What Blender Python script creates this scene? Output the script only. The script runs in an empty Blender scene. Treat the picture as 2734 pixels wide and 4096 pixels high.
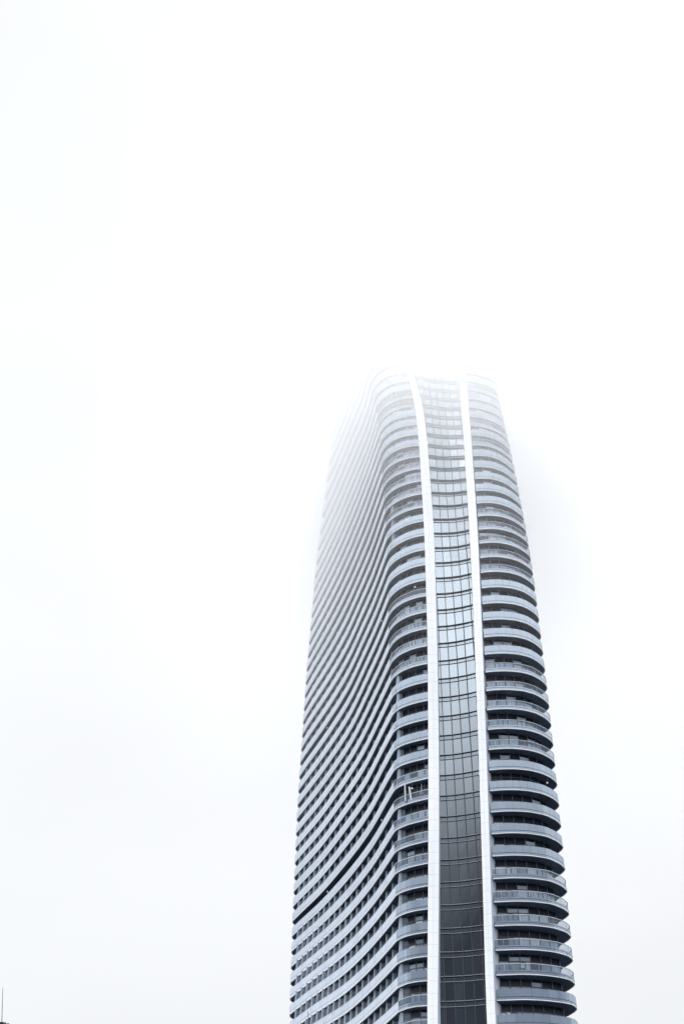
import bpy, bmesh, math, random
import numpy as np
from mathutils import Vector, Matrix
random.seed(7)
sc = bpy.context.scene
COL = sc.collection

# ------------------------------------------------------------------ camera
F_PX, PITCH = 6853.99, math.radians(43.0)
cam_data = bpy.data.cameras.new('camera')
cam_data.sensor_fit = 'VERTICAL'; cam_data.sensor_height = 36.0
cam_data.lens = F_PX / 4096.0 * 36.0
cam_data.clip_start = 0.5; cam_data.clip_end = 9000.0
cam = bpy.data.objects.new('camera', cam_data); COL.objects.link(cam)
cam.location = (0, 0, 1.6); cam.rotation_euler = (math.pi / 2 + PITCH, 0, 0)
sc.camera = cam

# ------------------------------------------------------------------ sky
SUN_EL, SUN_AZ = math.radians(80), math.radians(215)     # azimuth clockwise from +Y: behind the camera, to its left
world = bpy.data.worlds.new('World'); sc.world = world; world.use_nodes = True
wt = world.node_tree; wt.nodes.clear()
def wn(t, **k):
    n = wt.nodes.new(t)
    for a, b in k.items(): setattr(n, a, b)
    return n
wo = wn('ShaderNodeOutputWorld'); bg = wn('ShaderNodeBackground')
sky = wn('ShaderNodeTexSky', sky_type='NISHITA', sun_disc=False)
sky.sun_elevation = SUN_EL; sky.sun_rotation = SUN_AZ; sky.air_density = 1.0; sky.dust_density = 6.0
hsv = wn('ShaderNodeHueSaturation'); hsv.inputs['Saturation'].default_value = 0.12; hsv.inputs['Value'].default_value = 0.10
wt.links.new(sky.outputs[0], hsv.inputs['Color'])
tc = wn('ShaderNodeTexCoord'); sep = wn('ShaderNodeSeparateXYZ'); wt.links.new(tc.outputs['Generated'], sep.inputs[0])
# overcast: brightness by elevation, brighter towards the zenith, faint cloud structure
ramp = wn('ShaderNodeValToRGB'); cr = ramp.color_ramp
SKYSTOPS = [(0.0, .05), (0.49, .08), (0.505, .46), (0.71, .495), (0.76, .52), (0.80, .545), (0.937, .55), (0.965, 1.0), (1.0, 1.8)]
cr.elements[0].position, cr.elements[1].position = SKYSTOPS[0][0], SKYSTOPS[-1][0]
for i, (ps, v) in enumerate(SKYSTOPS):
    e = cr.elements[0] if i == 0 else (cr.elements[-1] if i == len(SKYSTOPS) - 1 else cr.elements.new(ps))
    e.color = (v * .965, v * .985, v * 1.02, 1)
mr = wn('ShaderNodeMapRange'); mr.inputs['From Min'].default_value = -1; mr.inputs['From Max'].default_value = 1
wt.links.new(sep.outputs['Z'], mr.inputs['Value']); wt.links.new(mr.outputs[0], ramp.inputs[0])
nz = wn('ShaderNodeTexNoise'); nz.inputs['Scale'].default_value = 3.2; nz.inputs['Detail'].default_value = 3; nz.inputs['Roughness'].default_value = .4
mp = wn('ShaderNodeMapping'); mp.inputs['Scale'].default_value = (1, 1, 2.4); mp.inputs['Location'].default_value = (.35, .1, .2)
wt.links.new(tc.outputs['Generated'], mp.inputs[0]); wt.links.new(mp.outputs[0], nz.inputs['Vector'])
nr = wn('ShaderNodeMapRange'); nr.inputs['From Min'].default_value = .3; nr.inputs['From Max'].default_value = .6
nr.inputs['To Min'].default_value = .93; nr.inputs['To Max'].default_value = 1.0
wt.links.new(nz.outputs['Fac'], nr.inputs['Value'])
mul = wn('ShaderNodeMix', data_type='RGBA', blend_type='MULTIPLY'); mul.inputs['Factor'].default_value = 1
wt.links.new(ramp.outputs[0], mul.inputs['A']); wt.links.new(nr.outputs[0], mul.inputs['B'])
# behind the camera: added bright horizon strip, dark band, bright overcast higher up
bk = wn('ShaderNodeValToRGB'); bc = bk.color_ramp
BACK = [(.0, 3.0), (.26, 3.0), (.38, .03), (.45, .04), (.51, .33), (.56, 1.1), (.61, 1.9), (.66, 2.5), (.74, 2.9)]  # strip added to light the tower's front; band kept dark for glass reflections
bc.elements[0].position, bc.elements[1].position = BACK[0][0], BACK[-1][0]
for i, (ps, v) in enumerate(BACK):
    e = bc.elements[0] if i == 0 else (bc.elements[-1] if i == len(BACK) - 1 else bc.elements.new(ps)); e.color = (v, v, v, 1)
wt.links.new(sep.outputs['Z'], bk.inputs[0])
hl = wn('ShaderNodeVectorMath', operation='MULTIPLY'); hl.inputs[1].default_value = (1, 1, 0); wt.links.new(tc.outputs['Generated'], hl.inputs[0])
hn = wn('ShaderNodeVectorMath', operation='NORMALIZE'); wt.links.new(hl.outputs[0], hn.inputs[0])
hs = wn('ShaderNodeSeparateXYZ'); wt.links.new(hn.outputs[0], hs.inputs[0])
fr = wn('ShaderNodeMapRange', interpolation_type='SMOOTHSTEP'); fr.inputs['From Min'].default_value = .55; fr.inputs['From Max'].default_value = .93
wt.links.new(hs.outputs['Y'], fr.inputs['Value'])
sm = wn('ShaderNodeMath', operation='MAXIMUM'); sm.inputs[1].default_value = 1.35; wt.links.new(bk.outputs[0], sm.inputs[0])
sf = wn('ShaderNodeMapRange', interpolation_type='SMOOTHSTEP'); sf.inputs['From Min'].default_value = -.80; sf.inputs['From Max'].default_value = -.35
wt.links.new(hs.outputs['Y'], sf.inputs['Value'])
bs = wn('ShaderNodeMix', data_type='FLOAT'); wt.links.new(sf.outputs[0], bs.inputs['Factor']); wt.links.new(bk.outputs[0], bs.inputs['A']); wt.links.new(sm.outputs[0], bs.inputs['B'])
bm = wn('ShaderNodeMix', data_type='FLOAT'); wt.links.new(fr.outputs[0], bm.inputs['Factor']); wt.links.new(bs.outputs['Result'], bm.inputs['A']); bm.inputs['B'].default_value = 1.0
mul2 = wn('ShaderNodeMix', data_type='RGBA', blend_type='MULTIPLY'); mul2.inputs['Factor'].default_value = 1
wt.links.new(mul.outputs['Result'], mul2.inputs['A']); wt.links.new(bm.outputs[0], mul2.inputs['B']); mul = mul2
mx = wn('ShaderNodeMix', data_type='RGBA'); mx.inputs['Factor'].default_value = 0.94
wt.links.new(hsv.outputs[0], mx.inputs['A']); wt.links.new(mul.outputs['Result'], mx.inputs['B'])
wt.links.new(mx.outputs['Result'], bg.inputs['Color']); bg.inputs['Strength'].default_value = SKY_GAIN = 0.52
wt.links.new(bg.outputs[0], wo.inputs[0])

# ------------------------------------------------------------------ sun behind the cloud
sun_data = bpy.data.lights.new('sun', 'SUN'); sun_data.energy = 0.7; sun_data.angle = math.radians(25); sun_data.color = (1.0, .985, .96)
sun = bpy.data.objects.new('sun', sun_data); COL.objects.link(sun)
sd = Vector((math.sin(SUN_AZ) * math.cos(SUN_EL), math.cos(SUN_AZ) * math.cos(SUN_EL), math.sin(SUN_EL)))
sun.rotation_euler = (-sd).to_track_quat('-Z', 'Y').to_euler(); sun.location = sd * 400

sc.view_settings.view_transform = 'Standard'; sc.view_settings.look = 'None'
sc.view_settings.exposure = 1.9; sc.view_settings.gamma = 1.0
sc.render.engine = 'CYCLES'
sc.cycles.use_denoising = True
sc.cycles.max_bounces = 26; sc.cycles.diffuse_bounces = 3; sc.cycles.glossy_bounces = 3
sc.cycles.transmission_bounces = 4; sc.cycles.transparent_max_bounces = 12; sc.cycles.volume_bounces = 18
sc.cycles.volume_step_rate = 0.12; sc.cycles.volume_max_steps = 256

# ------------------------------------------------------------------ survey of the tower (metres, plan, by storey)
LEFT={"4":[[10.28,182.4],[9.95,182.49],[9.62,182.59],[9.29,182.68],[8.97,182.78],[8.65,182.9],[8.34,183.04],[8.04,183.21],[7.74,183.38],[7.46,183.58],[7.2,183.8],[6.96,184.04],[6.74,184.3],[6.54,184.57],[6.09,185.73],[5.64,186.88],[5.19,188.03],[4.72,189.18],[4.25,190.33],[3.76,191.47],[3.26,192.6],[2.75,193.73],[2.22,194.85],[1.68,195.96],[1.12,197.06],[0.52,198.15],[-0.12,199.21],[-0.79,200.25],[-1.48,201.28],[-2.18,202.3],[-2.89,203.32],[-3.58,204.34],[-4.26,205.38],[-4.93,206.42],[-5.59,207.47],[-6.25,208.52],[-6.89,209.58]],"8":[[10.73,182.21],[10.36,182.37],[9.99,182.53],[9.63,182.69],[9.27,182.86],[8.91,183.03],[8.55,183.22],[8.21,183.42],[7.88,183.65],[7.56,183.89],[7.25,184.14],[6.97,184.43],[6.74,184.75],[6.56,185.11],[6.12,186.5],[5.69,187.88],[5.26,189.27],[4.82,190.66],[4.37,192.04],[3.89,193.41],[3.37,194.77],[2.84,196.12],[2.3,197.47],[1.74,198.81],[1.17,200.14],[0.57,201.47],[-0.05,202.78],[-0.69,204.09],[-1.33,205.39],[-1.99,206.69],[-2.67,207.97],[-3.37,209.24],[-4.1,210.5],[-4.84,211.75],[-5.58,213.0],[-6.31,214.26],[-7.02,215.53]],"13":[[11.26,182.39],[10.87,182.54],[10.48,182.69],[10.09,182.84],[9.7,183.0],[9.32,183.17],[8.94,183.36],[8.57,183.55],[8.21,183.76],[7.86,183.99],[7.54,184.27],[7.26,184.58],[7.03,184.93],[6.83,185.3],[6.33,186.92],[5.85,188.55],[5.39,190.18],[4.94,191.82],[4.49,193.46],[4.03,195.09],[3.55,196.72],[3.01,198.33],[2.43,199.93],[1.82,201.51],[1.2,203.09],[0.58,204.67],[-0.05,206.25],[-0.68,207.83],[-1.31,209.4],[-1.96,210.98],[-2.62,212.54],[-3.31,214.09],[-4.05,215.62],[-4.81,217.14],[-5.57,218.66],[-6.31,220.19],[-7.04,221.72]],"18":[[11.63,182.74],[11.09,182.89],[10.56,183.06],[10.04,183.27],[9.54,183.51],[9.07,183.8],[8.61,184.13],[8.19,184.49],[7.8,184.89],[7.46,185.33],[7.17,185.81],[6.92,186.31],[6.73,186.83],[6.57,187.36],[6.13,189.1],[5.69,190.83],[5.24,192.56],[4.77,194.29],[4.29,196.01],[3.82,197.74],[3.34,199.46],[2.87,201.19],[2.38,202.91],[1.88,204.63],[1.33,206.33],[0.74,208.02],[0.11,209.69],[-0.54,211.36],[-1.21,213.02],[-1.88,214.68],[-2.56,216.33],[-3.26,217.98],[-3.98,219.62],[-4.71,221.25],[-5.45,222.88],[-6.19,224.51],[-6.91,226.15]],"23":[[11.93,183.89],[11.4,184.02],[10.88,184.16],[10.37,184.36],[9.89,184.6],[9.42,184.88],[8.97,185.19],[8.55,185.52],[8.14,185.88],[7.77,186.28],[7.43,186.7],[7.13,187.15],[6.88,187.64],[6.69,188.14],[6.26,189.98],[5.83,191.82],[5.4,193.66],[4.96,195.5],[4.49,197.33],[3.99,199.15],[3.48,200.97],[2.97,202.78],[2.47,204.61],[1.96,206.43],[1.44,208.24],[0.88,210.04],[0.28,211.84],[-0.35,213.61],[-1.01,215.39],[-1.69,217.15],[-2.38,218.91],[-3.09,220.66],[-3.81,222.4],[-4.53,224.15],[-5.23,225.9],[-5.89,227.67],[-6.49,229.46]],"28":[[12.04,185.7],[11.47,185.79],[10.91,185.92],[10.35,186.1],[9.82,186.32],[9.3,186.58],[8.81,186.89],[8.34,187.23],[7.9,187.61],[7.49,188.01],[7.13,188.47],[6.83,188.96],[6.6,189.49],[6.42,190.04],[6.0,191.9],[5.59,193.75],[5.19,195.61],[4.78,197.47],[4.34,199.32],[3.86,201.16],[3.37,202.99],[2.86,204.83],[2.36,206.66],[1.85,208.49],[1.33,210.32],[0.78,212.14],[0.22,213.95],[-0.36,215.76],[-0.96,217.57],[-1.57,219.37],[-2.2,221.16],[-2.83,222.95],[-3.48,224.74],[-4.13,226.53],[-4.77,228.31],[-5.4,230.11],[-5.99,231.91]],"32":[[11.99,188.1],[11.36,188.16],[10.72,188.23],[10.1,188.35],[9.49,188.54],[8.9,188.79],[8.35,189.12],[7.85,189.51],[7.39,189.95],[7.0,190.46],[6.67,191.0],[6.42,191.59],[6.23,192.2],[6.07,192.82],[5.65,194.57],[5.22,196.32],[4.8,198.07],[4.37,199.82],[3.94,201.57],[3.5,203.32],[3.06,205.06],[2.61,206.81],[2.14,208.55],[1.67,210.29],[1.18,212.02],[0.68,213.75],[0.18,215.48],[-0.34,217.21],[-0.87,218.93],[-1.41,220.65],[-1.97,222.36],[-2.53,224.07],[-3.1,225.78],[-3.68,227.49],[-4.26,229.19],[-4.82,230.91],[-5.35,232.63]],"37":[[11.51,192.85],[10.91,192.93],[10.31,193.02],[9.72,193.12],[9.13,193.27],[8.56,193.48],[8.03,193.77],[7.55,194.13],[7.1,194.54],[6.7,194.99],[6.34,195.48],[6.04,196.0],[5.8,196.56],[5.62,197.14],[5.32,198.7],[5.01,200.26],[4.69,201.81],[4.33,203.36],[3.92,204.9],[3.48,206.42],[3.03,207.95],[2.57,209.47],[2.12,210.99],[1.68,212.52],[1.23,214.04],[0.79,215.57],[0.35,217.09],[-0.1,218.62],[-0.55,220.14],[-1.01,221.66],[-1.47,223.18],[-1.94,224.7],[-2.42,226.22],[-2.91,227.73],[-3.4,229.24],[-3.9,230.75],[-4.41,232.26]],"42":[[9.9,197.5],[9.3,197.59],[8.7,197.67],[8.11,197.78],[7.52,197.92],[6.95,198.14],[6.42,198.43],[5.93,198.78],[5.49,199.19],[5.09,199.64],[4.73,200.13],[4.43,200.66],[4.19,201.21],[4.01,201.79],[3.86,202.88],[3.7,203.96],[3.53,205.04],[3.32,206.12],[3.07,207.18],[2.78,208.23],[2.48,209.28],[2.17,210.33],[1.87,211.38],[1.57,212.43],[1.28,213.48],[0.99,214.53],[0.7,215.59],[0.4,216.64],[0.1,217.69],[-0.21,218.73],[-0.52,219.78],[-0.84,220.82],[-1.16,221.87],[-1.5,222.9],[-1.84,223.94],[-2.19,224.97],[-2.55,226.01]],"47":[[8.0,202.0],[7.4,202.09],[6.8,202.17],[6.21,202.28],[5.62,202.42],[5.05,202.64],[4.52,202.93],[4.03,203.28],[3.59,203.69],[3.19,204.14],[2.83,204.63],[2.53,205.16],[2.29,205.71],[2.11,206.29],[2.1,207.06],[2.08,207.82],[2.05,208.59],[1.98,209.34],[1.87,210.09],[1.72,210.82],[1.55,211.55],[1.39,212.28],[1.23,213.01],[1.07,213.74],[0.92,214.48],[0.76,215.21],[0.61,215.94],[0.46,216.68],[0.29,217.41],[0.13,218.14],[-0.05,218.86],[-0.23,219.59],[-0.41,220.31],[-0.61,221.03],[-0.81,221.75],[-1.02,222.47],[-1.24,223.18]]}
RIGHT={"1":[[17.77,181.19],[18.35,181.15],[18.94,181.11],[19.52,181.07],[20.11,181.02],[20.69,180.99],[21.28,181.01],[21.87,181.04],[22.45,181.1],[23.03,181.19],[23.61,181.29],[24.18,181.43],[24.75,181.58],[25.3,181.77],[25.83,182.01],[26.35,182.29],[26.73,182.74],[27.04,183.23]],"5":[[18.12,180.73],[18.72,180.67],[19.32,180.61],[19.91,180.55],[20.51,180.51],[21.11,180.52],[21.71,180.54],[22.31,180.57],[22.91,180.64],[23.49,180.78],[24.08,180.92],[24.66,181.08],[25.2,181.33],[25.68,181.68],[26.16,182.05],[26.6,182.46],[26.94,182.95],[27.27,183.46]],"11":[[18.65,180.45],[19.24,180.35],[19.83,180.25],[20.42,180.2],[21.02,180.18],[21.62,180.18],[22.21,180.25],[22.8,180.33],[23.39,180.44],[23.96,180.62],[24.51,180.85],[25.05,181.09],[25.56,181.42],[26.03,181.78],[26.48,182.17],[26.87,182.63],[27.2,183.12],[27.42,183.68]],"16":[[19.05,180.57],[19.62,180.45],[20.2,180.37],[20.78,180.33],[21.36,180.3],[21.94,180.32],[22.51,180.38],[23.09,180.45],[23.66,180.55],[24.21,180.75],[24.74,180.98],[25.26,181.24],[25.71,181.61],[26.14,182.0],[26.53,182.43],[26.89,182.89],[27.19,183.38],[27.39,183.93]],"23":[[19.62,182.52],[20.16,182.42],[20.69,182.35],[21.23,182.3],[21.77,182.29],[22.3,182.35],[22.84,182.45],[23.36,182.56],[23.87,182.74],[24.36,182.96],[24.85,183.2],[25.3,183.5],[25.71,183.84],[26.12,184.2],[26.49,184.59],[26.84,185.01],[27.1,185.47],[27.25,185.99]],"30":[[20.11,186.55],[20.58,186.51],[21.04,186.48],[21.51,186.52],[21.97,186.58],[22.44,186.66],[22.88,186.79],[23.31,186.98],[23.74,187.17],[24.15,187.4],[24.52,187.68],[24.88,187.98],[25.23,188.29],[25.55,188.63],[25.86,188.98],[26.16,189.34],[26.45,189.71],[26.74,190.08]],"34":[[20.35,190.19],[20.77,190.18],[21.19,190.18],[21.61,190.23],[22.02,190.32],[22.44,190.41],[22.84,190.53],[23.23,190.68],[23.62,190.85],[24.0,191.03],[24.37,191.24],[24.71,191.48],[25.05,191.73],[25.38,192.0],[25.66,192.31],[25.94,192.63],[26.19,192.97],[26.41,193.33]]}
BAY={"0":[[11.31,182.99],[11.96,182.94],[12.62,182.89],[13.27,182.84],[13.92,182.78],[14.57,182.69],[15.22,182.59],[15.86,182.46],[16.51,182.32]],"2":[[11.54,182.83],[12.2,182.8],[12.85,182.78],[13.5,182.72],[14.15,182.64],[14.79,182.53],[15.43,182.4],[16.07,182.25],[16.71,182.1]],"6":[[12.1,182.69],[12.73,182.65],[13.37,182.59],[14.0,182.51],[14.62,182.38],[15.24,182.23],[15.86,182.06],[16.47,181.87],[17.07,181.69]],"11":[[12.6,182.69],[13.23,182.62],[13.85,182.54],[14.47,182.41],[15.08,182.26],[15.69,182.08],[16.29,181.9],[16.89,181.7],[17.47,181.45]],"17":[[13.08,182.94],[13.71,182.89],[14.34,182.8],[14.96,182.67],[15.57,182.51],[16.18,182.33],[16.78,182.13],[17.37,181.91],[17.95,181.66]],"24":[[13.45,184.44],[14.1,184.45],[14.74,184.44],[15.38,184.41],[16.02,184.35],[16.66,184.26],[17.28,184.11],[17.89,183.91],[18.49,183.67]],"29":[[13.46,186.47],[14.13,186.59],[14.8,186.69],[15.48,186.75],[16.16,186.77],[16.84,186.75],[17.51,186.68],[18.19,186.59],[18.86,186.48]],"32":[[13.34,188.38],[14.03,188.58],[14.73,188.75],[15.44,188.86],[16.16,188.93],[16.88,188.96],[17.6,188.96],[18.32,188.93],[19.03,188.87]],"35":[[13.06,190.89],[13.8,191.13],[14.56,191.35],[15.33,191.52],[16.11,191.63],[16.89,191.71],[17.67,191.75],[18.46,191.75],[19.25,191.74]]}
FINS=[[0.15,9.76,182.15,10.96,182.25,11.3,183.0,16.5,181.88,17.39,181.03,17.66,181.38,18.21,182.28],[1.18,9.9,182.18,11.14,182.28,11.46,182.99,16.58,181.76,17.46,180.91,17.76,181.26,18.28,182.16],[5.94,10.51,182.15,11.82,182.25,12.09,182.93,17.0,181.25,17.89,180.4,18.24,180.75,18.7,181.65],[10.94,11.05,182.17,12.42,182.27,12.62,182.87,17.42,181.0,18.34,180.15,18.64,180.5,18.98,181.4],[16.95,11.61,182.49,12.93,182.59,13.08,182.8,17.92,181.46,18.9,180.61,19.05,180.96,19.3,181.86],[23.97,11.95,184.1,13.35,184.2,13.43,184.39,18.48,183.67,19.57,182.82,19.7,183.17,19.9,184.07],[31.68,11.95,187.76,13.27,187.86,13.3,188.2,19.05,188.71,20.14,187.86,20.18,188.21,20.32,189.11],[34.98,11.78,190.75,13.04,190.85,13.05,190.99,19.26,191.76,20.43,190.91,20.47,191.26,20.57,192.16],[39.91,10.76,195.38,11.73,195.48,11.77,196.15,19.8,196.54,20.83,195.69,20.87,196.04,20.97,196.94],[41.52,10.33,196.9,11.39,197.0,11.41,197.3,19.98,197.6,20.94,196.75,20.98,197.1,21.07,198.0]]
H_FLOOR, N0 = 3.1, 29.906
def HZ(n): return 1.6 + (n + N0) * H_FLOOR
NLO, NHI = -3, 45                      # storeys built one by one
DARK = {9, 20, 35, 36}                 # plant storeys without partitions
CLEAR_L = {-3, -1, 0, 6, 7, 8, 9, 10, 16, 17, 18, 19, 20, 26, 27, 28, 29, 30, 35, 36, 40}
CLEAR_R = {-2, 1, 2, 3, 4, 5, 11, 12, 13, 14, 15, 21, 22, 23, 24, 25, 31, 33, 37, 41}

def keyed(table):
    ks = sorted(int(k) for k in table); arr = [np.array(table[k if k in table else str(k)], float) for k in ks]
    m = []
    for i in range(len(ks)):
        if i == 0: m.append((arr[1] - arr[0]) / (ks[1] - ks[0]))
        elif i == len(ks) - 1: m.append((arr[-1] - arr[-2]) / (ks[-1] - ks[-2]))
        else: m.append((arr[i + 1] - arr[i - 1]) / (ks[i + 1] - ks[i - 1]))
    def f(n):
        if n <= ks[0]: return arr[0] + m[0] * (n - ks[0]) * .85
        if n >= ks[-1]: return arr[-1] + m[-1] * (n - ks[-1])
        i = max(j for j in range(len(ks)) if ks[j] <= n); i = min(i, len(ks) - 2)
        d = ks[i + 1] - ks[i]; t = (n - ks[i]) / d
        return ((2*t**3 - 3*t*t + 1) * arr[i] + (t**3 - 2*t*t + t) * d * m[i] + (-2*t**3 + 3*t*t) * arr[i+1] + (t**3 - t*t) * d * m[i+1])
    return f
left_c, right_c, bay_c = keyed(LEFT), keyed(RIGHT), keyed(BAY)

FT = np.array(FINS, float)
def fin(n):
    out = []
    for c in range(1, FT.shape[1]):
        if n > FT[-1, 0]: v = FT[-1, c] + (n - FT[-1, 0]) * (FT[-1, c] - FT[-2, c]) / (FT[-1, 0] - FT[-2, 0])
        elif n < FT[0, 0]: v = FT[0, c] + (n - FT[0, 0]) * (FT[1, c] - FT[0, c]) / (FT[1, 0] - FT[0, 0]) * .6
        else: v = np.interp(n, FT[:, 0], FT[:, c])
        out.append(v)
    return np.array(out).reshape(-1, 2)   # left: front left, front right, glass; right: glass, arris, slab edge, back
_fin_raw = fin
def fin(n):
    f = (_fin_raw(n - 1.5) + _fin_raw(n - .75) + 2 * _fin_raw(n) + _fin_raw(n + .75) + _fin_raw(n + 1.5)) / 6
    yl = left_c(n)[0][1] - .20; yr = right_c(n)[0][1] - .28
    for i in (0, 1): y0 = f[i][1]; f[i] = f[i] * (yl + .08 * i) / y0
    f[4] = f[4] * yr / f[4][1]; f[3] = f[3] * (yr + .24) / f[3][1]
    return f
NB = 14                                  # points on the left bay; the rest run along the side facade
def tip_round(n):
    t = left_c(n)[-1]
    return np.array([t + d for d in ((.08, .5), (.35, .95), (.85, 1.3), (1.6, 1.55), (3.0, 1.8))])
def right_round(n):
    t = right_c(n)[-1]
    return np.array([t + d for d in ((-.05, .5), (-.35, 1.1), (-.9, 1.9), (-1.5, 3.5), (-1.9, 8.0))])
def outline(n):
    L, T, R, RR, G = left_c(n), tip_round(n), right_c(n), right_round(n), bay_c(n)
    f = fin(n)
    yb = T[-1][1] + 1.2
    back = np.array([(T[-1][0] + 5, yb), (R[-1][0] - 4.5, yb), (R[-1][0] - 2.2, yb - 3)])
    Gi = (G + (0, .45))[::-1]
    start = np.array([[min(f[2][0] - .25, L[0][0] + .9), L[0][1] + .12]])
    rin = np.array([[f[5][0] - .25, R[0][1] + .18]])
    mid = np.array([[f[5][0] - .35, Gi[0][1] + .35]])
    lmid = np.array([[start[0][0] + .02, Gi[-1][1] + .4]])
    return np.vstack([start, L, T, back, RR[::-1], R[::-1], rin, mid, Gi[1:-1], lmid])

# ------------------------------------------------------------------ materials
def mat(name, base, rough=.6, spec=.5, metal=0, noise=0, nscale=(1, 1, 1), bump=0, seam=None, varobj=0):
    m = bpy.data.materials.new(name); m.use_nodes = True; nt = m.node_tree; b = nt.nodes['Principled BSDF']
    b.inputs['Roughness'].default_value = rough; b.inputs['Metallic'].default_value = metal
    b.inputs['Specular IOR Level'].default_value = spec
    col = nt.nodes.new('ShaderNodeRGB'); col.outputs[0].default_value = (*base, 1); last = col.outputs[0]
    tcn = nt.nodes.new('ShaderNodeTexCoord')
    def mulv(last, sock):
        x = nt.nodes.new('ShaderNodeMix'); x.data_type = 'RGBA'; x.blend_type = 'MULTIPLY'; x.inputs['Factor'].default_value = 1
        nt.links.new(last, x.inputs['A']); nt.links.new(sock, x.inputs['B']); return x.outputs['Result']
    if noise:
        mp = nt.nodes.new('ShaderNodeMapping'); mp.inputs['Scale'].default_value = nscale
        nzn = nt.nodes.new('ShaderNodeTexNoise'); nzn.inputs['Scale'].default_value = 1; nzn.inputs['Detail'].default_value = 5
        r = nt.nodes.new('ShaderNodeMapRange'); r.inputs['From Min'].default_value = .3; r.inputs['From Max'].default_value = .7
        r.inputs['To Min'].default_value = 1 - noise; r.inputs['To Max'].default_value = 1 + noise * .4
        nt.links.new(tcn.outputs['Object'], mp.inputs[0]); nt.links.new(mp.outputs[0], nzn.inputs['Vector'])
        nt.links.new(nzn.outputs['Fac'], r.inputs['Value']); last = mulv(last, r.outputs[0])
        if bump:
            bp = nt.nodes.new('ShaderNodeBump'); bp.inputs['Strength'].default_value = bump; bp.inputs['Distance'].default_value = .02
            nt.links.new(nzn.outputs['Fac'], bp.inputs['Height']); nt.links.new(bp.outputs[0], b.inputs['Normal'])
    if varobj:
        oi = nt.nodes.new('ShaderNodeObjectInfo'); r = nt.nodes.new('ShaderNodeMapRange')
        r.inputs['To Min'].default_value = 1 - varobj; r.inputs['To Max'].default_value = 1 + varobj * .5
        nt.links.new(oi.outputs['Random'], r.inputs['Value']); last = mulv(last, r.outputs[0])
    if seam:                                # horizontal panel joints at a fixed pitch
        per, off, wd = seam
        sp = nt.nodes.new('ShaderNodeSeparateXYZ'); nt.links.new(tcn.outputs['Object'], sp.inputs[0])
        a = nt.nodes.new('ShaderNodeMath'); a.operation = 'ADD'; a.inputs[1].default_value = off; nt.links.new(sp.outputs['Z'], a.inputs[0])
        md = nt.nodes.new('ShaderNodeMath'); md.operation = 'PINGPONG'; md.inputs[1].default_value = per / 2; nt.links.new(a.outputs[0], md.inputs[0])
        gt = nt.nodes.new('ShaderNodeMath'); gt.operation = 'GREATER_THAN'; gt.inputs[1].default_value = wd / 2; nt.links.new(md.outputs[0], gt.inputs[0])
        r = nt.nodes.new('ShaderNodeMapRange'); r.inputs['To Min'].default_value = .74; r.inputs['To Max'].default_value = 1
        nt.links.new(gt.outputs[0], r.inputs['Value']); last = mulv(last, r.outputs[0])
    nt.links.new(last, b.inputs['Base Color'])
    return m
def glassy(name, tint, alpha, rough=.05):
    m = bpy.data.materials.new(name); m.use_nodes = True; nt = m.node_tree; nt.nodes.clear()
    o = nt.nodes.new('ShaderNodeOutputMaterial'); mix = nt.nodes.new('ShaderNodeMixShader')
    tr = nt.nodes.new('ShaderNodeBsdfTransparent'); tr.inputs[0].default_value = (.80, .84, .87, 1)
    b = nt.nodes.new('ShaderNodeBsdfPrincipled'); b.inputs['Base Color'].default_value = (*tint, 1); b.inputs['Roughness'].default_value = rough
    mix.inputs[0].default_value = alpha
    nt.links.new(tr.outputs[0], mix.inputs[1]); nt.links.new(b.outputs[0], mix.inputs[2]); nt.links.new(mix.outputs[0], o.inputs[0])
    return m
M = {}
M['white'] = mat('white_panel', (.80, .82, .85), .42, .5, noise=.06, nscale=(.9, .9, .07), seam=(1.55, .32, .05), bump=.05)
M['side'] = mat('side_panel', (.46, .51, .60), .5, .5, noise=.06, nscale=(.5, .5, .12), seam=(1.55, .32, .035))  # darker copy of white_panel: shade of the fins' side faces put into colour
M['seamline'] = mat('panel_joint', (.55, .58, .63), .7)
M['lip'] = mat('drip_edge', (.84, .86, .88), .35, noise=.06, nscale=(.6, .6, 1))
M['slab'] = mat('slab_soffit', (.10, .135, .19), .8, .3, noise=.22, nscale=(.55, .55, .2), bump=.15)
M['fascia'] = mat('frosted_fascia', (.115, .155, .225), .2, .5, noise=.12, nscale=(.8, .8, .25), varobj=.08)
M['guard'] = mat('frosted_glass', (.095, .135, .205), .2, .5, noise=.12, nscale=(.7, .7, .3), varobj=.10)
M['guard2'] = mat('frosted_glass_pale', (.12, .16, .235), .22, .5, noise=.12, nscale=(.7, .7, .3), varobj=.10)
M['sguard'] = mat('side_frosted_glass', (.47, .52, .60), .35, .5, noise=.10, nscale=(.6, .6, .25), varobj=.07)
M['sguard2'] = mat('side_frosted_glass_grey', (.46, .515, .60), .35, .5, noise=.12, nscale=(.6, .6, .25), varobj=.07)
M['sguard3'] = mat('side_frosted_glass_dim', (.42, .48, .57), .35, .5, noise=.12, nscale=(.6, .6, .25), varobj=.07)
M['clear'] = glassy('clear_guard_glass', (.30, .36, .44), .13)
M['rail'] = mat('handrail', (.52, .56, .61), .35, .6)
M['post'] = mat('guard_post', (.40, .44, .5), .4)
M['seamdark'] = mat('shadow_joint', (.012, .016, .024), .8)
M['part'] = mat('partition_concrete', (.32, .365, .44), .75, .3, noise=.25, nscale=(1.5, 1.5, .8), bump=.2)
M['infill'] = mat('infill_panel', (.13, .165, .215), .5, noise=.2, nscale=(1, 1, .6))
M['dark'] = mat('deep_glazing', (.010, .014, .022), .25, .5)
M['frame'] = mat('window_frame', (.06, .075, .10), .4, .5)
M['pane'] = mat('window_pane', (.30, .35, .42), .10, 1.2, noise=.35, nscale=(.5, .5, .4))
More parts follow.
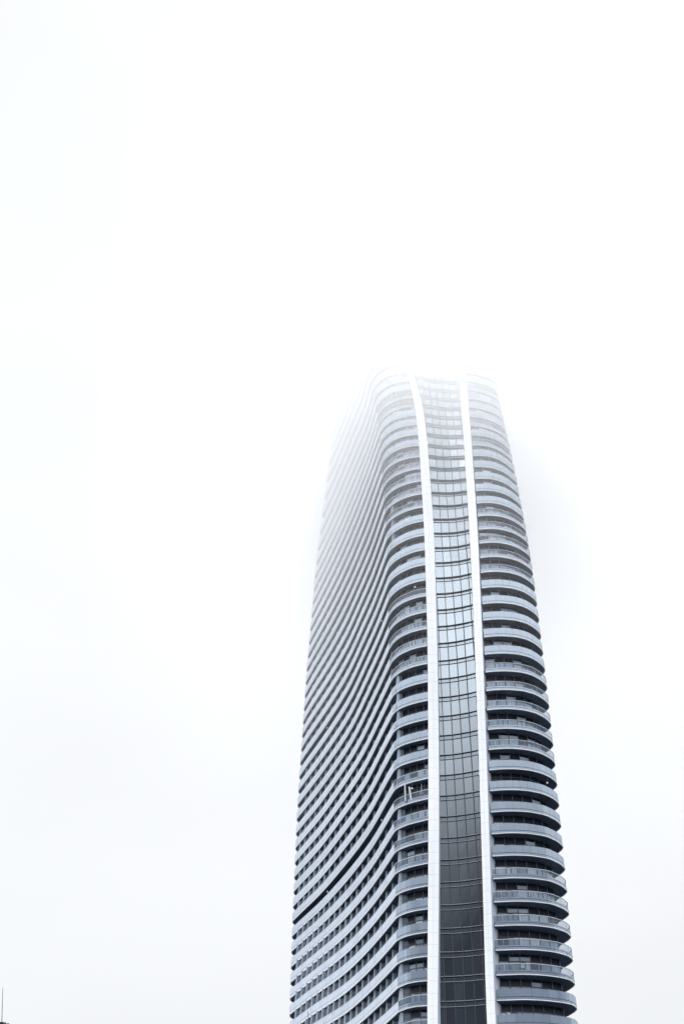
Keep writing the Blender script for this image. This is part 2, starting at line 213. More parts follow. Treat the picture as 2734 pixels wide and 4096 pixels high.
M['blind'] = mat('window_blind', (.50, .55, .62), .25, .8, noise=.2, nscale=(.5, .5, .4))
M['bay'] = mat('bay_glass', (.010, .018, .030), .05, .5, noise=.4, nscale=(.25, .25, .12))
M['bay2'] = mat('bay_glass_curtained', (.030, .042, .060), .06, .5, noise=.3, nscale=(1.8, 1.8, .05))
M['bay3'] = mat('bay_glass_grey', (.016, .026, .040), .05, .5, noise=.3, nscale=(.3, .3, .2))
M['spandrel'] = mat('spandrel_glass', (.018, .028, .042), .10, .5, noise=.1)
M['ledge'] = mat('bay_ledge', (.50, .54, .6), .35, .6)
M['mullion'] = mat('bay_mullion', (.012, .016, .024), .4)
M['black'] = mat('dark_metal', (.008, .01, .013), .5)
M['ground'] = mat('asphalt', (.045, .05, .055), .9, .2, noise=.3, nscale=(.2, .2, .2))
M['roofw'] = mat('dark_brick', (.018, .02, .025), .9, .2, noise=.3, nscale=(2, 2, 2))
M['pale'] = mat('pale_painted_metal', (.42, .45, .5), .5)
M['lamp'] = mat('white_fixture', (.9, .9, .9), .3)

for k_, v_ in (('bay', 3.7), ('bay2', 3.5), ('bay3', 3.9), ('spandrel', 3.2), ('guard', 3.4), ('guard2', 3.3), ('fascia', 3.3), ('sguard', 2.3), ('sguard2', 2.3), ('sguard3', 2.3)):
    M[k_].node_tree.nodes['Principled BSDF'].inputs['Specular Tint'].default_value = (.81, .91, 1.0, 1)
    M[k_].node_tree.nodes['Principled BSDF'].inputs['IOR'].default_value = v_   # coated glass mirrors the sky
# ------------------------------------------------------------------ mesh helpers
class MB:
    def __init__(s): s.v, s.f, s.m = [], [], []
    def prism(s, pts, z0, z1, mi=0, top=None):
        """closed plan polygon pts extruded from z0 to z1 (top: another polygon with as many points)"""
        k = len(s.v); n = len(pts); top = pts if top is None else top
        s.v += [(p[0], p[1], z0) for p in pts] + [(p[0], p[1], z1) for p in top]
        s.f.append(tuple(range(k, k + n))[::-1]); s.f.append(tuple(range(k + n, k + 2 * n))); s.m += [mi, mi]
        for i in range(n):
            j = (i + 1) % n; s.f.append((k + i, k + j, k + n + j, k + n + i)); s.m.append(mi)
    def strip(s, a, b, z0, z1, mi=0, closed=False):
        """solid band between polylines a (outer) and b (inner)"""
        k = len(s.v); n = len(a)
        for p, q in zip(a, b): s.v += [(p[0], p[1], z0), (p[0], p[1], z1), (q[0], q[1], z1), (q[0], q[1], z0)]
        for i in range(n - 1):
            o, t = k + 4 * i, k + 4 * (i + 1)
            for c in range(4):
                d = (c + 1) % 4; s.f.append((o + c, t + c, t + d, o + d)); s.m.append(mi)
        s.f.append((k, k + 1, k + 2, k + 3)); e = k + 4 * (n - 1); s.f.append((e + 3, e + 2, e + 1, e)); s.m += [mi, mi]
    def box(s, c, u, lx, ly, z0, z1, mi=0):
        u = np.array(u, float); u /= np.linalg.norm(u); w = np.array((-u[1], u[0])); c = np.array(c, float)[:2]
        s.prism([c - u*lx/2 - w*ly/2, c + u*lx/2 - w*ly/2, c + u*lx/2 + w*ly/2, c - u*lx/2 + w*ly/2], z0, z1, mi)
    def bar(s, p, q, r, sides=6, mi=0):
        p, q = Vector(p), Vector(q); d = (q - p).normalized(); a = d.orthogonal().normalized(); b = d.cross(a); k = len(s.v)
        rr = (r, r) if not isinstance(r, tuple) else r
        for pt, ra in ((p, rr[0]), (q, rr[1])):
            for i in range(sides):
                t = 2 * math.pi * i / sides; s.v.append(tuple(pt + (a * math.cos(t) + b * math.sin(t)) * ra))
        for i in range(sides):
            j = (i + 1) % sides; s.f.append((k + i, k + j, k + sides + j, k + sides + i)); s.m.append(mi)
        s.f.append(tuple(range(k, k + sides))[::-1]); s.f.append(tuple(range(k + sides, k + 2 * sides))); s.m += [mi, mi]
    def build(s, name, mats, parent=None, smooth=False):
        me = bpy.data.meshes.new(name); me.from_pydata([tuple(map(float, v)) for v in s.v], [], s.f)
        for m in (mats if isinstance(mats, (list, tuple)) else [mats]): me.materials.append(m)
        me.polygons.foreach_set('material_index', s.m)
        b = bmesh.new(); b.from_mesh(me); bmesh.ops.recalc_face_normals(b, faces=b.faces); b.to_mesh(me); b.free()
        if smooth: me.polygons.foreach_set('use_smooth', [True] * len(me.polygons))
        o = bpy.data.objects.new(name, me); COL.objects.link(o)
        if parent is not None: o.parent = parent; o.matrix_parent_inverse = parent.matrix_world.inverted()
        return o
def thing(name, label, cat, loc=(0, 0, 0), group=None):
    o = bpy.data.objects.new(name, None); COL.objects.link(o); o.location = loc; o['label'] = label; o['category'] = cat
    if group: o['group'] = group
    bpy.context.view_layer.update(); return o
def tag(o, label, cat, group=None):
    o['label'] = label; o['category'] = cat
    if group: o['group'] = group
def dense(P, step):
    P = np.array(P); s = np.r_[0, np.cumsum(np.hypot(*np.diff(P, axis=0).T))]; N = max(3, int(round(s[-1] / step)) + 1)
    t = np.linspace(0, s[-1], N); return np.c_[np.interp(t, s, P[:, 0]), np.interp(t, s, P[:, 1])]
def offs(P, d, side):
    """offset polyline; side=+1 left-hand normal, -1 right-hand normal; d number or array"""
    P = np.array(P); g = np.gradient(P, axis=0); g /= np.hypot(g[:, 0], g[:, 1])[:, None]
    nrm = np.c_[-g[:, 1], g[:, 0]] * side
    for _ in range(2): nrm[1:-1] = (nrm[:-2] + nrm[1:-1] * 2 + nrm[2:]) / 4
    nrm /= np.hypot(nrm[:, 0], nrm[:, 1])[:, None]
    return P + nrm * (np.array(d).reshape(-1, 1) if np.ndim(d) else d)
def panels(mb, P, side, z0, z1, th, width, gap, mi, proud=0.0, jitter=0.0):
    """row of separate flat panels following polyline P"""
    Q = dense(P, .12); s = np.r_[0, np.cumsum(np.hypot(*np.diff(Q, axis=0).T))]; n = max(1, int(round(s[-1] / width)))
    Qo, Qi = offs(Q, -proud, side), offs(Q, th - proud, side)
    cuts = np.linspace(0, s[-1], n + 1)
    for a, b in zip(cuts[:-1], cuts[1:]):
        t = np.linspace(a + gap / 2, b - gap / 2, 3); j = random.uniform(0, jitter)
        A = np.c_[np.interp(t, s, Qo[:, 0]), np.interp(t, s, Qo[:, 1])]; B = np.c_[np.interp(t, s, Qi[:, 0]), np.interp(t, s, Qi[:, 1])]
        m = mi if not isinstance(mi, (list, tuple)) else random.choice(mi)
        mb.strip(A, B, z0, z1, m)

# ------------------------------------------------------------------ setting
g = MB(); g.prism([(-4000, -4000), (4000, -4000), (4000, 4000), (-4000, 4000)], -.5, 0)
go = g.build('ground', M['ground']); go['kind'] = 'structure'

# ------------------------------------------------------------------ the tower
tower = thing('apartment_tower', 'tall white condominium tower with rippling balcony bands, its top lost in low cloud', 'building', (12, 205, 0))

def left_edge(n): return np.vstack([left_c(n), tip_round(n)])
def bay_mull_x(n): return 11.92 + .0140 * (min(n, 24) - 2)

part_jobs = []
for n in range(NLO, NHI + 1):
    z = HZ(n); zt = HZ(n + 1)
    O = outline(n)
    # slab: dark body, set back 3 cm, with a white drip edge along the front
    E = left_edge(n); R = np.vstack([right_c(n), right_round(n)[:3]])
    fs = fin(n); E[0] = E[0] + (E[1] - E[0]) * max(0, min(.9, (E[0][0] - fs[0][0] - .05) / (E[0][0] - E[1][0])))
    Ed, Rd = dense(E[:NB], .3), dense(R, .3)
    Fd = dense(E[NB - 1:], .6)
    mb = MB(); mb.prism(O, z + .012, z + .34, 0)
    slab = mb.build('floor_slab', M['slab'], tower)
    mb = MB()
    Ld = np.vstack([Ed, Fd[1:]])
    mb.strip(offs(Ld, -.06, -1), offs(Ld, .05, -1), z - .03, z + .045)
    mb.strip(offs(Rd, -.06, 1), offs(Rd, .05, 1), z - .03, z + .045)
    mb.build('drip_edge', M['lip'], slab)
    # side facade parapet: fascia, shadow joint, frosted guard
    mb = MB()
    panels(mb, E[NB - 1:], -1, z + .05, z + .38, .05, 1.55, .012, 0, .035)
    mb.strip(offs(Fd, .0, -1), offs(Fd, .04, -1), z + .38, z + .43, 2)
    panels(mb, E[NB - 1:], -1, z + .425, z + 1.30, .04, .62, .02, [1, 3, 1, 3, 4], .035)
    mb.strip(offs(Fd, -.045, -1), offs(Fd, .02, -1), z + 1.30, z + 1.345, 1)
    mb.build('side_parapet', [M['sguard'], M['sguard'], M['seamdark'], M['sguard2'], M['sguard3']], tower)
    # rounded balconies either side of the fins
    fs = fin(n); El = E[:NB].copy(); El[0] = El[0] + (El[1] - El[0]) * max(0, min(.9, (El[0][0] - fs[0][0] - .05) / (El[0][0] - El[1][0])))
    for P, side, clear in ((El, -1, n in CLEAR_L), (R, 1, n in CLEAR_R)):
        Pd = dense(P, .25); w = .98
        mb = MB()
        panels(mb, P, side, z + .05, z + .36, .05, w, .022, 0, .03)
        mb.strip(offs(Pd, .03, side), offs(Pd, .06, side), z + .30, z + .48, 1)
        if clear:
            panels(mb, P, side, z + .42, z + .60, .035, w, .02, 0, .03)
            o = mb.build('glass_balcony_guard', [M['fascia'], M['seamdark']], tower)
            mg = MB(); panels(mg, P, side, z + .60, z + 1.36, .02, w, .03, 0, .02)
            mg.build('glass_pane', M['clear'], o)
            mr_ = MB(); mr_.strip(offs(Pd, -.03, side), offs(Pd, .04, side), z + 1.37, z + 1.43)
            Q = dense(P, w); Qi = offs(Q, .03, side)
            for q in Qi[1:-1:2]: mr_.box(q, (1, 0), .03, .03, z + .5, z + 1.37, 0)
            mr_.build('handrail', [M['rail']], o)
        else:
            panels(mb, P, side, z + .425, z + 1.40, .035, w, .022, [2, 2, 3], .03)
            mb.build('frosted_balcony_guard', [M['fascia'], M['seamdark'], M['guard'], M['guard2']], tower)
    # recessed windows behind the rounded balconies
    Lb = left_c(n)[:NB]; f = fin(n + .5)
    dark = n in DARK
    # left: sloping end wall, then windows up to the fin
    has_end = (n <= 15 and n != 9) or n in (24, 25, 26)
    Wl = offs(dense(Lb, .25), .8 if not has_end else .85, -1)
    if has_end: Wl = Wl[(Wl[:, 0] > 7.9 + max(0, (n - 8)) * .02)]
    Wl = np.vstack([[[f[0][0] + .5, Wl[0][1] + .05]], Wl[Wl[:, 0] < f[0][0] + .4]])
    Rb = right_c(n); k = len(Rb)
    Rr = dense(np.vstack([Rb, right_round(n)[:4]]), .25)
    dd = np.interp(np.linspace(0, 1, len(Rr)), [0, .15, .5, .8, 1], [.75, 1.0, 1.2, 1.45, 1.5])
    Wr = offs(Rr, dd, 1); Wr = np.vstack([[[f[6][0] - .1, Wr[0][1] + .05]], Wr[Wr[:, 0] > f[6][0] + .05]])
    for W, side, pw in ((Wl, -1, 1.05), (Wr, 1, 1.28)):
        mb = MB(); Wd = dense(W, .3)
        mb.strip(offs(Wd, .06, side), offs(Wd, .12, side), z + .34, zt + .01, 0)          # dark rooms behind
        head = zt - (.95 if not dark else .55)
        Q = dense(W, pw)
        for a, b in zip(Q[:-1], Q[1:]):
            u = b - a; l = np.hypot(*u); u /= l
            if l < .3: continue
            c = (a + b) / 2
            if not dark:
                m = random.choice([2, 2, 3, 2, 0, 2, 3])
                split = random.random() < .35
                if split:
                    for s_ in (-.25, .25): mb.box(c + u * s_ * l, u, l * .5 - .12, .04, z + .42, head - (.12 if s_ < 0 else .05), m)
                    mb.box(c, u, .07, .09, z + .34, head, 1)
                else: mb.box(c, u, l - .14, .04, z + .42, head - .05, m)
                if random.random() < .22: mb.box(c, u, l - .12, .04, head + .1, zt - .35, 2)
            mb.box(c, u, l, .07, head - .02, head + .045, 1)
            mb.box(a, u, .08, .12, z + .34, zt, 1)
        mb.build('window_wall', [M['dark'], M['frame'], M['pane'], M['blind']], tower)
    # end wall of the side facade, facing the street
    if has_end:
        ax = 6.70 + .045 * n if n < 20 else 7.35
        ay = np.interp(-ax, -Lb[:, 0], Lb[:, 1]) + .22
        mb = MB(); bx = 7.98 + max(0, n - 8) * .02
        lo = [(ax - .22, ay - .12), (ax + .44, ay), (ax + .44, ay + .2), (ax + .02, ay + .55)]
        hi = [(ax + .06, ay + .03), (ax + .44, ay), (ax + .44, ay + .2), (ax + .16, ay + .55)]
        mb.prism(lo, z + .34, zt + .008, 0, hi)
        mb.prism([(ax + .5, ay + .05), (bx, ay + .05), (bx, ay + .3), (ax + .5, ay + .3)], z + .34, zt - .82, 1)
        mb.prism([(ax + .5, ay + .05), (bx, ay + .05), (bx, ay + .3), (ax + .5, ay + .3)], zt - .78, zt + .008, 1)
        mb.prism([(ax + .44, ay + .12), (bx + .02, ay + .12), (bx + .02, ay + .34), (ax + .44, ay + .34)], z + .34, zt + .006, 2)
        mb.build('end_wall', [M['part'], M['infill'], M['seamdark']], tower)
    # long dark glazing behind the side facade
    Sd = dense(np.vstack([left_c(n)[NB - 1:], tip_round(n)]), .6)
    inset = 1.3 if not dark else 1.7
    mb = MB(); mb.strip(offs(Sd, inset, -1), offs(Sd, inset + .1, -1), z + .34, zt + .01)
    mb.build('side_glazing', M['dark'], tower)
    if n not in DARK:
        S = left_c(n)[NB - 1:]; x5 = 2.9 + .033 * (min(n, 28) - 4); sp = .72 + .0045 * (min(n, 28) - 4)
        if n > 34: sp *= 1 - .022 * (n - 34)
        for k in range(-3, 22):
            x = x5 + sp * (5 - k)
            if x > S[0][0] - .15 or x < S[-1][0] + .25: continue
            y = np.interp(-x, -S[:, 0], S[:, 1])     # slab edge there
            tx, ty = .2, np.interp(-(x - .1), -S[:, 0], S[:, 1]) - np.interp(-(x + .1), -S[:, 0], S[:, 1]); tl = math.hypot(tx, ty)
            part_jobs.append((n, k, x + .42 * ty / tl, y + .42 * tx / tl, z, zt))
    # glass bay between the fins
    if n <= 38:
        G = bay_c(n); fg = fin(n)
        G = G.copy(); G[0][0] = fg[2][0] - .05; G[-1][0] = fg[3][0] + .1
        Gd = dense(G, .3); Gt = Gd
        mb = MB(); xs = [x for x in [bay_mull_x(n) + 1.12 * j for j in range(-3, 9)] if G[0][0] + .12 < x < G[-1][0] - .12]
        cuts = [G[0][0]] + xs + [G[-1][0]]
        def gy(x): return np.interp(x, Gd[:, 0], Gd[:, 1])
        Gn = bay_c(n + 1)
        def gn(x): return np.interp(x, Gn[:, 0], Gn[:, 1])
        def gz(x, zz): t = (zz - z) / H_FLOOR; return gy(x) * (1 - t) + gn(x) * t
        def pane(xa, xb, y0, y1, za, zb, m):
            mb.prism([(xa, gz(xa, za) + y0), (xb, gz(xb, za) + y0), (xb, gz(xb, za) + y1), (xa, gz(xa, za) + y1)], za, zb, m,
                     [(xa, gz(xa, zb) + y0), (xb, gz(xb, zb) + y0), (xb, gz(xb, zb) + y1), (xa, gz(xa, zb) + y1)])
        for i_, (a, b) in enumerate(zip(cuts[:-1], cuts[1:])):
            m = random.choice([0, 0, 0, 1, 2, 2]) if 0 < i_ < len(cuts) - 2 else random.choice([1, 1, 0, 2])
            pane(a + .02, b - .02, 0, .05, z + .74, zt - .02, m)
            pane(a + .02, b - .02, .01, .06, z + .06, z + .60, 3)
            if m == 1:                                              # curtain drawn part way, just inside the glass line
                w_ = b - a; pane(a + .08 * w_, a + random.uniform(.3, .55) * w_, -.004, .01, z + .80, zt - .06, 4)
        X_ = [c_[0] for c_ in Gd]
        lo_ = [(x, gy(x) + .08) for x in X_] + [(x, gy(x) + .16) for x in X_[::-1]]
        hi_ = [(x, gn(x) + .08) for x in X_] + [(x, gn(x) + .16) for x in X_[::-1]]
        mb.prism(lo_, z + .02, zt + .01, 5, hi_)
        bay = mb.build('bay_window', [M['bay'], M['bay2'], M['bay3'], M['spandrel'], M['bay2'], M['mullion']], tower)
        mb = MB()
        for x in xs: pane(x - .045, x + .045, -.07, .06, z + .045, zt - .012, 0)
        mb.build('mullion', M['mullion'], bay)
        mb = MB()
        mb.strip(Gd - (0, .06), Gd + (0, .03), z + .0, z + .035, 0)
        mb.strip(Gd - (0, .085), Gd + (0, .03), z - .05, z - .001, 1)
        mb.strip(Gd - (0, .08), Gd + (0, .03), z + .69, z + .735, 0)
        mb.strip(Gd - (0, .12), Gd + (0, .03), z + .61, z + .689, 1)
        mb.build('bay_ledge', [M['ledge'], M['mullion']], bay)

# partitions between the small side balconies: the hundred nearest ones singly
def add_partition(mb, job):
    n, k, x, y, z, zt = job
    z0, z1 = z + .34, zt + .008
    lo = [(x - .26, y + .02), (x - .10, y - .03), (x + .17, y - .02), (x + .17, y + .16), (x - .20, y + .20)]
    hi = [(x - .02, y + .0), (x + .05, y - .03), (x + .17, y - .02), (x + .17, y + .16), (x + .04, y + .18)]
    mb.prism(lo, z0, z1, 0, hi)
    mb.prism([(x + .20, y), (x + .68, y), (x + .68, y + .1), (x + .20, y + .1)], z0, zt - .80, 1)
    mb.prism([(x + .20, y), (x + .68, y), (x + .68, y + .1), (x + .20, y + .1)], zt - .76, z1, 1)
    mb.prism([(x + .16, y + .05), (x + .70, y + .05), (x + .70, y + .15), (x + .16, y + .15)], z0, z1 - .002, 2)
vis = sorted([j for j in part_jobs if j[0] >= 0], key=lambda j: (j[3] + .9 * j[4]))
vis = [j for j in vis if j[0] > 0 or j[1] < 6]
near, keep = vis[:100], set(id(j) for j in vis[:100])
for j in near:
    mb = MB(); add_partition(mb, j); mb.build('partition_wall', [M['part'], M['infill'], M['seamdark']], tower)
mb = MB()
for j in part_jobs:
    if id(j) not in keep: add_partition(mb, j)
o = mb.build('partition_rows', [M['part'], M['infill'], M['seamdark']], tower); o['kind'] = 'stuff'

# fins
def fin_shape(idx):
    levels = [-30] + list(np.arange(-6, 46.6, .5)); mb = MB(); k0 = 0
    rings = []
    for n in levels:
        f = fin(max(n, -6)); zz = max(HZ(n), 0)
        if idx == 0:
            a, b, c = f[0], f[1], f[2]
            c = np.array((max(c[0], b[0] + .02), c[1]))
            ring = [a, b, c + (0, .02), c + (0, 1.6), a + (.25, 1.9)]
        else:
            a, b, c, d = f[3], f[4], f[5], f[6]
            d = np.array((max(d[0], b[0] + .06), d[1])); 
            ring = [a, b, d, d + (.1, 1.2), a + (.2, 1.6)]
        rings.append([(p[0], p[1], zz) for p in ring])
    m = len(rings[0])
    for r in rings: mb.v += r
    for i in range(len(rings) - 1):
        for c in range(m):
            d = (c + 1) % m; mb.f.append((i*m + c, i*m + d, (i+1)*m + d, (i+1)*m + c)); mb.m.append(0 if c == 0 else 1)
    mb.f.append(tuple(range(m))[::-1]); mb.f.append(tuple(range((len(rings)-1)*m, len(rings)*m))); mb.m += [0, 0]
    o = mb.build('white_fin', [M['white'], M['side']], tower)
    js = MB()
    for i in range(1, len(rings) - 1):
        (a0, b0), (a1, b1) = [(np.array(rings[q][0]), np.array(rings[q][1])) for q in (i, i + 1)]
        c0, c1 = a0 + (b0 - a0) * .5, a1 + (b1 - a1) * .5
        k = len(js.v)
        nn = np.array((0, -.006, 0)); w = np.array((.012, 0, 0))
        js.v += [tuple(c0 - w + nn), tuple(c0 + w + nn), tuple(c1 + w + nn), tuple(c1 - w + nn), tuple(c0 - w - nn), tuple(c0 + w - nn), tuple(c1 + w - nn), tuple(c1 - w - nn)]
        for q in ((0, 1, 2, 3), (7, 6, 5, 4), (0, 4, 5, 1), (1, 5, 6, 2), (2, 6, 7, 3), (3, 7, 4, 0)): js.f.append(tuple(k + t for t in q)); js.m.append(0)
    js.build('panel_joint', M['seamline'], o)
fin_shape(0); fin_shape(1)

# blank head of the bay above its glazing, with a curved white rim
mb = MB()
for n in range(39, 41):
    G = bay_c(n); fg = fin(n); G = G.copy(); G[0][0] = fg[2][0] - .05; G[-1][0] = fg[3][0] + .1
    mb.strip(G, G + (0, .3), HZ(n), HZ(n + 1) - .004, 0)
mb.build('bay_head', M['side'], tower)
mb = MB(); G = bay_c(41); fg = fin(41); X = np.linspace(fg[2][0], fg[3][0], 14); yy = np.interp(X, G[:, 0], G[:, 1])
rim = [(x, y - .35 - .5 * math.sin(math.pi * t), HZ(41) - .3 + 1.0 * math.sin(math.pi * (t ** .8))) for x, y, t in zip(X, yy, np.linspace(0, 1, 14))]
for p, q in zip(rim[:-1], rim[1:]): mb.bar(p, q, .16, 6)
mb.build('bay_rim', M['lip'], tower)

# upper closing slab, rear walls, lower storeys
for n in (46, 47):
    mb = MB(); mb.prism(outline(n), HZ(n) + .012, HZ(n) + .5); mb.build('roof_slab', M['slab'], tower)
mb = MB(); rings = []
for n in list(range(-29, 48)):
    m_ = max(n, -6); T = tip_round(m_); RR = right_round(m_); yb = T[-1][1] + .7
    a = [T[2] + (.7, -.6), T[-1] + (.2, -.6), np.array((T[-1][0] + 5, yb)), np.array((RR[-1][0] - 3.3, yb)), np.array((RR[-1][0] - 1.5, yb - 2.8)), RR[-1] + (-.6, 0), RR[-2] + (-.8, 0), RR[-3] + (-.8, 0)]
    rings.append([(p[0], p[1], HZ(n)) for p in a])
m = len(rings[0])
for r in rings: mb.v += r
for i in range(len(rings) - 1):
    for c in range(m - 1): mb.f.append((i*m + c, i*m + c + 1, (i+1)*m + c + 1, (i+1)*m + c)); mb.m.append(0)
mb.build('rear_wall', M['dark'], tower)
mb = MB()
for n in range(-29, NLO):
    O = outline(max(n, -6)); z = HZ(n); c = O.mean(axis=0)
    mb.prism(O, z, z + .34, 0); mb.prism(c + (O - c) * .93, z + .34, z + 3.1, 1)
    E = dense(left_edge(max(n, -6)), .8); R = dense(right_c(max(n, -6)), .5)
    mb.strip(offs(E, -.03, -1), offs(E, .05, -1), z + .05, z + 1.4, 2); mb.strip(offs(R, -.03, 1), offs(R, .05, 1), z + .05, z + 1.4, 2)
mb.prism(c + (outline(-6) - c) * .93, 0, HZ(-29), 1)
mb.build('lower_storeys', [M['slab'], M['dark'], M['sguard']], tower)

# ------------------------------------------------------------------ loose things on the balconies
def lamp_at(p, hang, label):
    t = thing('ceiling_light', label, 'lamp', p, 'white ball lights under the plant storey ceilings')
    mb = MB(); r = .13
    for i in range(6):
        a0, a1 = math.pi * i / 6 - math.pi / 2, math.pi * (i + 1) / 6 - math.pi / 2
        mb.bar((p[0], p[1], p[2] + r * math.sin(a0)), (p[0], p[1], p[2] + r * math.sin(a1)), (max(.01, r * math.cos(a0)), max(.01, r * math.cos(a1))), 10)
    mb.build('globe', M['lamp'], t, smooth=True)
    mb = MB(); mb.bar((p[0], p[1], p[2] + r * .8), (p[0], p[1], p[2] + hang), .025); mb.build('rod', M['frame'], t)
lamp_at((-1.98, 209.22, 124.86), .46, 'small white lamp in the dark storey gap, far left along the side of the tower')
lamp_at((5.19, 191.25, 124.86), .46, 'small white lamp in the dark storey gap just left of the rounded left balconies')
lamp_at((8.89, 183.2, 124.41), .9, 'white ball lamp above the cluttered left balcony with the leaning board')
lamp_at((25.95, 182.1, 124.51), .8, 'white lamp under a dark balcony ceiling near the tower\'s right edge')
lamp_at((5.75, 192.03, 159.11), .3, 'white lamp in the upper dark gap close to the left rounded balconies')
lamp_at((-2.31, 218.2, 159.11), .3, 'tiny white lamp in the upper dark gap near the tower\'s left edge')
lamp_at((10.29, 183.9, 158.61), .8, 'white ball lamp behind a glass guard left of the left fin, halfway up')
lamp_at((.61, 216.57, 208.71), .3, 'faint white lamp in the highest dark gap, half lost in fog')
zf = HZ(9) + .34
mb = MB(); mb.bar((8.01, 183.35, zf), (8.01, 183.35, HZ(10) + .01), .10, 14)
c = mb.build('round_column', M['pale'], None, smooth=False); tag(c, 'round white column standing on the cluttered balcony left of the fin', 'column')
b = thing('leaning_board', 'white board leaning on the cluttered balcony between column and lamp', 'board', (8.6, 183.2, zf))
mb = MB(); mb.prism([(8.62, 183.1), (8.84, 183.1), (8.84, 183.16), (8.62, 183.16)], zf, HZ(10) - .6, 0, [(8.42, 183.3), (8.64, 183.3), (8.64, 183.36), (8.42, 183.36)]); mb.build('panel', M['pale'], b)
mb = MB(); mb.prism([(8.86, 183.14), (8.9, 183.14), (8.9, 183.2), (8.86, 183.2)], zf, HZ(10) - .7, 0, [(8.66, 183.34), (8.70, 183.34), (8.70, 183.4), (8.66, 183.4)]); mb.build('edge_strip', M['frame'], b)
t = thing('tripod_stand', 'thin pale tripod with a tall pole on the cluttered balcony beside the left fin', 'tripod', (10.07, 183.05, zf))
top = (10.07, 183.05, zf + 1.35)
mb = MB(); mb.bar((10.07, 183.05, zf + .9), (10.07, 183.05, HZ(10) - .3), .03); mb.build('pole', M['rail'], t)
for e in ((10.72, 182.85), (9.62, 182.9), (10.1, 183.5)):
    mb = MB(); mb.bar(top, (e[0], e[1], zf), .028); mb.build('leg', M['rail'], t)
def chair(p, face, label):
    t = thing('balcony_chair', label, 'chair', p, 'chairs on the right balconies')
    x, y, z = p; u = np.array((math.cos(face), math.sin(face))); w = np.array((-u[1], u[0])); c0 = np.array((x, y))
    mb = MB(); mb.box(c0, u, .5, .5, z + .42, z + .47); mb.build('seat', M['black'], t)
    mb = MB(); mb.box(c0 - u * .26, u, .05, .5, z + .47, z + .95); mb.build('backrest', M['black'], t)
    for i in (-1, 1):
        for j in (-1, 1):
            q = c0 + u * .21 * i + w * .21 * j; mb = MB(); mb.bar((q[0], q[1], z), (q[0], q[1], z + .42), .02); mb.build('leg', M['black'], t)
def table(p, label):
    t = thing('balcony_table', label, 'table', p)
    x, y, z = p; mb = MB(); mb.bar((x, y, z + .70), (x, y, z + .74), .4, 14); mb.build('tabletop', M['black'], t)
    mb = MB(); mb.bar((x, y, z), (x, y, z + .70), .035); mb.build('stem', M['black'], t)
    mb = MB(); mb.bar((x, y, z), (x, y, z + .03), .22, 12); mb.build('base', M['black'], t)
z4, z1 = HZ(4) + .34, HZ(1) + .34
chair((19.1, 181.2, z4), 0, 'dark chair behind glass at the left end of a right balcony, by the right fin')
chair((22.3, 181.2, z4), math.pi, 'dark chair in the middle of the same right balcony as the chair by the fin')
chair((19.9, 181.75, z1), 0, 'dark chair left of the round table on a low right balcony')
chair((21.9, 181.8, z1), math.pi, 'dark chair right of the round table on a low right balcony')
table((20.9, 181.85, z1), 'small dark round table between two chairs on a low right balcony')

# ------------------------------------------------------------------ dark roof and masts at the bottom edge
rf = thing('dark_house', 'black silhouette of a rooftop at the bottom left corner', 'building', (-18.5, 64, 0))
mb = MB(); mb.prism([(-25, 60), (-12.5, 60), (-12.5, 70), (-25, 70)], 0, 31.0); mb.build('wall', M['roofw'], rf)
mb = MB(); mb.prism([(-25, 59.8), (-12.4, 59.8), (-12.4, 70.2), (-25, 70.2)], 31.0, 31.26)
mb.prism([(-25, 59.9), (-12.64, 59.9), (-12.64, 70), (-25, 70)], 31.26, 31.37); mb.build('roof', M['roofw'], rf)
mb = MB(); mb.prism([(-14.2, 60), (-12.78, 60), (-12.78, 61), (-14.2, 61)], 31.37, 31.42); mb.build('ridge_cap', M['black'], rf)
for x0, x1, zz in ((-12.62, -12.54, 31.40), (-12.49, -12.44, 31.36)):
    mb = MB(); mb.prism([(x0, 59.95), (x1, 59.95), (x1, 60.1), (x0, 60.1)], 31.26, zz, 0, [(x0, 59.95), (x1 - .04, 59.95), (x1 - .04, 60.1), (x0, 60.1)]); mb.build('roof_bracket', M['black'], rf)
mb = MB(); mb.bar((-12.71, 59.95, 31.3), (-12.87, 59.95, 32.79), (.016, .009), 6)
a = mb.build('antenna', M['black']); tag(a, 'thin dark rod antenna rising from the rooftop in the bottom left corner', 'antenna')
mb = MB(); mb.bar((-1.225, 60, 31.2), (-1.285, 60, 31.83), (.022, .009), 6); mb.bar((-1.20, 60, 30.5), (-1.225, 60, 31.2), (.03, .022), 6); mb.bar((-1.1, 60, 0), (-1.20, 60, 30.5), (.12, .03), 8)
a = mb.build('mast_pole', M['black']); tag(a, 'thin dark pole tip leaning left in front of the tower\'s bottom left', 'pole')

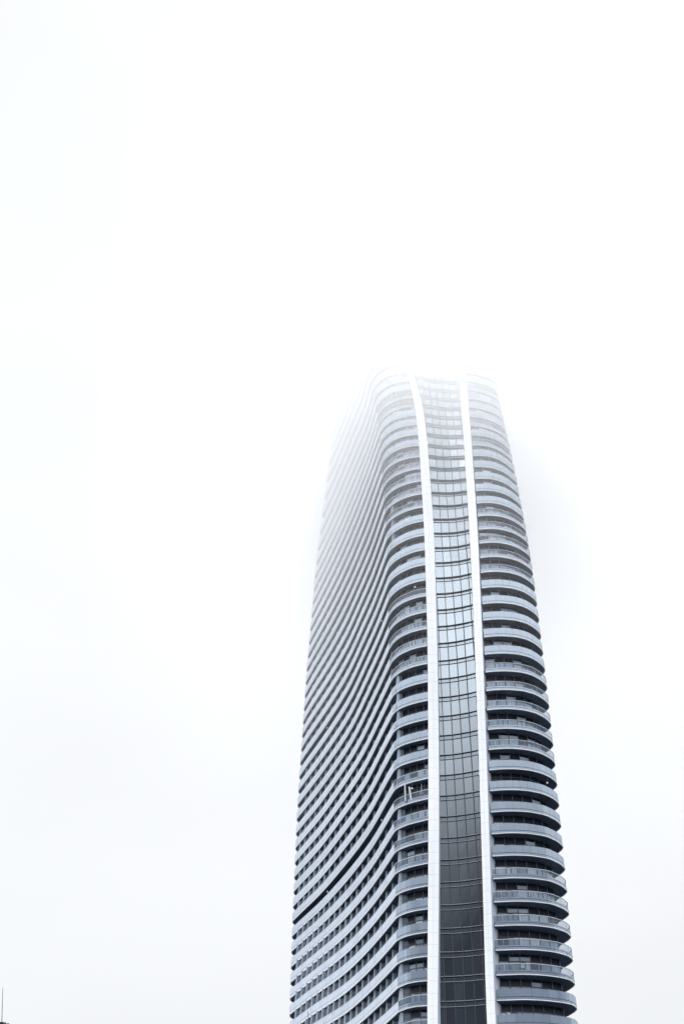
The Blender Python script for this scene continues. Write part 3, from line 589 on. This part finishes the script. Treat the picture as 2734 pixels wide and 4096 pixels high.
# ------------------------------------------------------------------ low cloud round the tower's top
def cloud():
    mb = MB(); mb.prism([(-50, 132), (94, 132), (94, 276), (-50, 276)], 128, 292)
    m = bpy.data.materials.new('low_cloud'); m.use_nodes = True; nt = m.node_tree; nt.nodes.clear()
    o = nt.nodes.new('ShaderNodeOutputMaterial'); v = nt.nodes.new('ShaderNodeVolumePrincipled')
    v.inputs['Color'].default_value = (1, 1, 1, 1); v.inputs['Anisotropy'].default_value = 0.5
    tcn = nt.nodes.new('ShaderNodeTexCoord'); sp = nt.nodes.new('ShaderNodeSeparateXYZ'); nt.links.new(tcn.outputs['Object'], sp.inputs[0])
    nzn = nt.nodes.new('ShaderNodeTexNoise'); nzn.inputs['Scale'].default_value = .03; nzn.inputs['Detail'].default_value = 2
    nt.links.new(tcn.outputs['Object'], nzn.inputs['Vector'])
    ma = nt.nodes.new('ShaderNodeMath'); ma.operation = 'MULTIPLY_ADD'; ma.inputs[1].default_value = 14; nt.links.new(nzn.outputs['Fac'], ma.inputs[0]); 
    ad = nt.nodes.new('ShaderNodeMath'); ad.operation = 'SUBTRACT'; ad.inputs[1].default_value = 7; nt.links.new(sp.outputs['Z'], ad.inputs[0]); nt.links.new(ad.outputs[0], ma.inputs[2])
    mr = nt.nodes.new('ShaderNodeMapRange'); mr.inputs['From Min'].default_value = 128; mr.inputs['From Max'].default_value = 292
    nt.links.new(ma.outputs[0], mr.inputs['Value'])
    rp = nt.nodes.new('ShaderNodeValToRGB'); cr = rp.color_ramp; cr.interpolation = 'LINEAR'
    stops = [(128, .0), (150, .0025), (170, .007), (183, .018), (192, .034), (199, .044), (211, .042), (222, .040), (282, .038), (292, 0)]
    for i, (zz, d) in enumerate(stops):
        ps = (zz - 128) / 164
        e = cr.elements[0] if i == 0 else (cr.elements[-1] if i == len(stops) - 1 else cr.elements.new(ps)); e.position = ps
        e.color = (d * 10,) * 3 + (1,)
    nt.links.new(mr.outputs[0], rp.inputs[0])
    mm = nt.nodes.new('ShaderNodeMath'); mm.operation = 'MULTIPLY'; mm.inputs[1].default_value = .1; nt.links.new(rp.outputs[0], mm.inputs[0])
    ln = nt.nodes.new('ShaderNodeVectorMath'); ln.operation = 'DISTANCE'; ln.inputs[1].default_value = (22, 204, 0)
    cb = nt.nodes.new('ShaderNodeCombineXYZ'); nt.links.new(sp.outputs['X'], cb.inputs[0]); nt.links.new(sp.outputs['Y'], cb.inputs[1]); nt.links.new(cb.outputs[0], ln.inputs[0])
    fo = nt.nodes.new('ShaderNodeMapRange'); fo.interpolation_type = 'SMOOTHSTEP'; fo.inputs['From Min'].default_value = 16; fo.inputs['From Max'].default_value = 66
    fo.inputs['To Min'].default_value = 1; fo.inputs['To Max'].default_value = 0; nt.links.new(ln.outputs['Value'], fo.inputs['Value'])
    mf = nt.nodes.new('ShaderNodeMath'); mf.operation = 'MULTIPLY'; nt.links.new(mm.outputs[0], mf.inputs[0]); nt.links.new(fo.outputs[0], mf.inputs[1])
    nt.links.new(mf.outputs[0], v.inputs['Density']); nt.links.new(v.outputs[0], o.inputs['Volume'])
    ob = mb.build('low_cloud', m); ob['kind'] = 'stuff'
cloud()
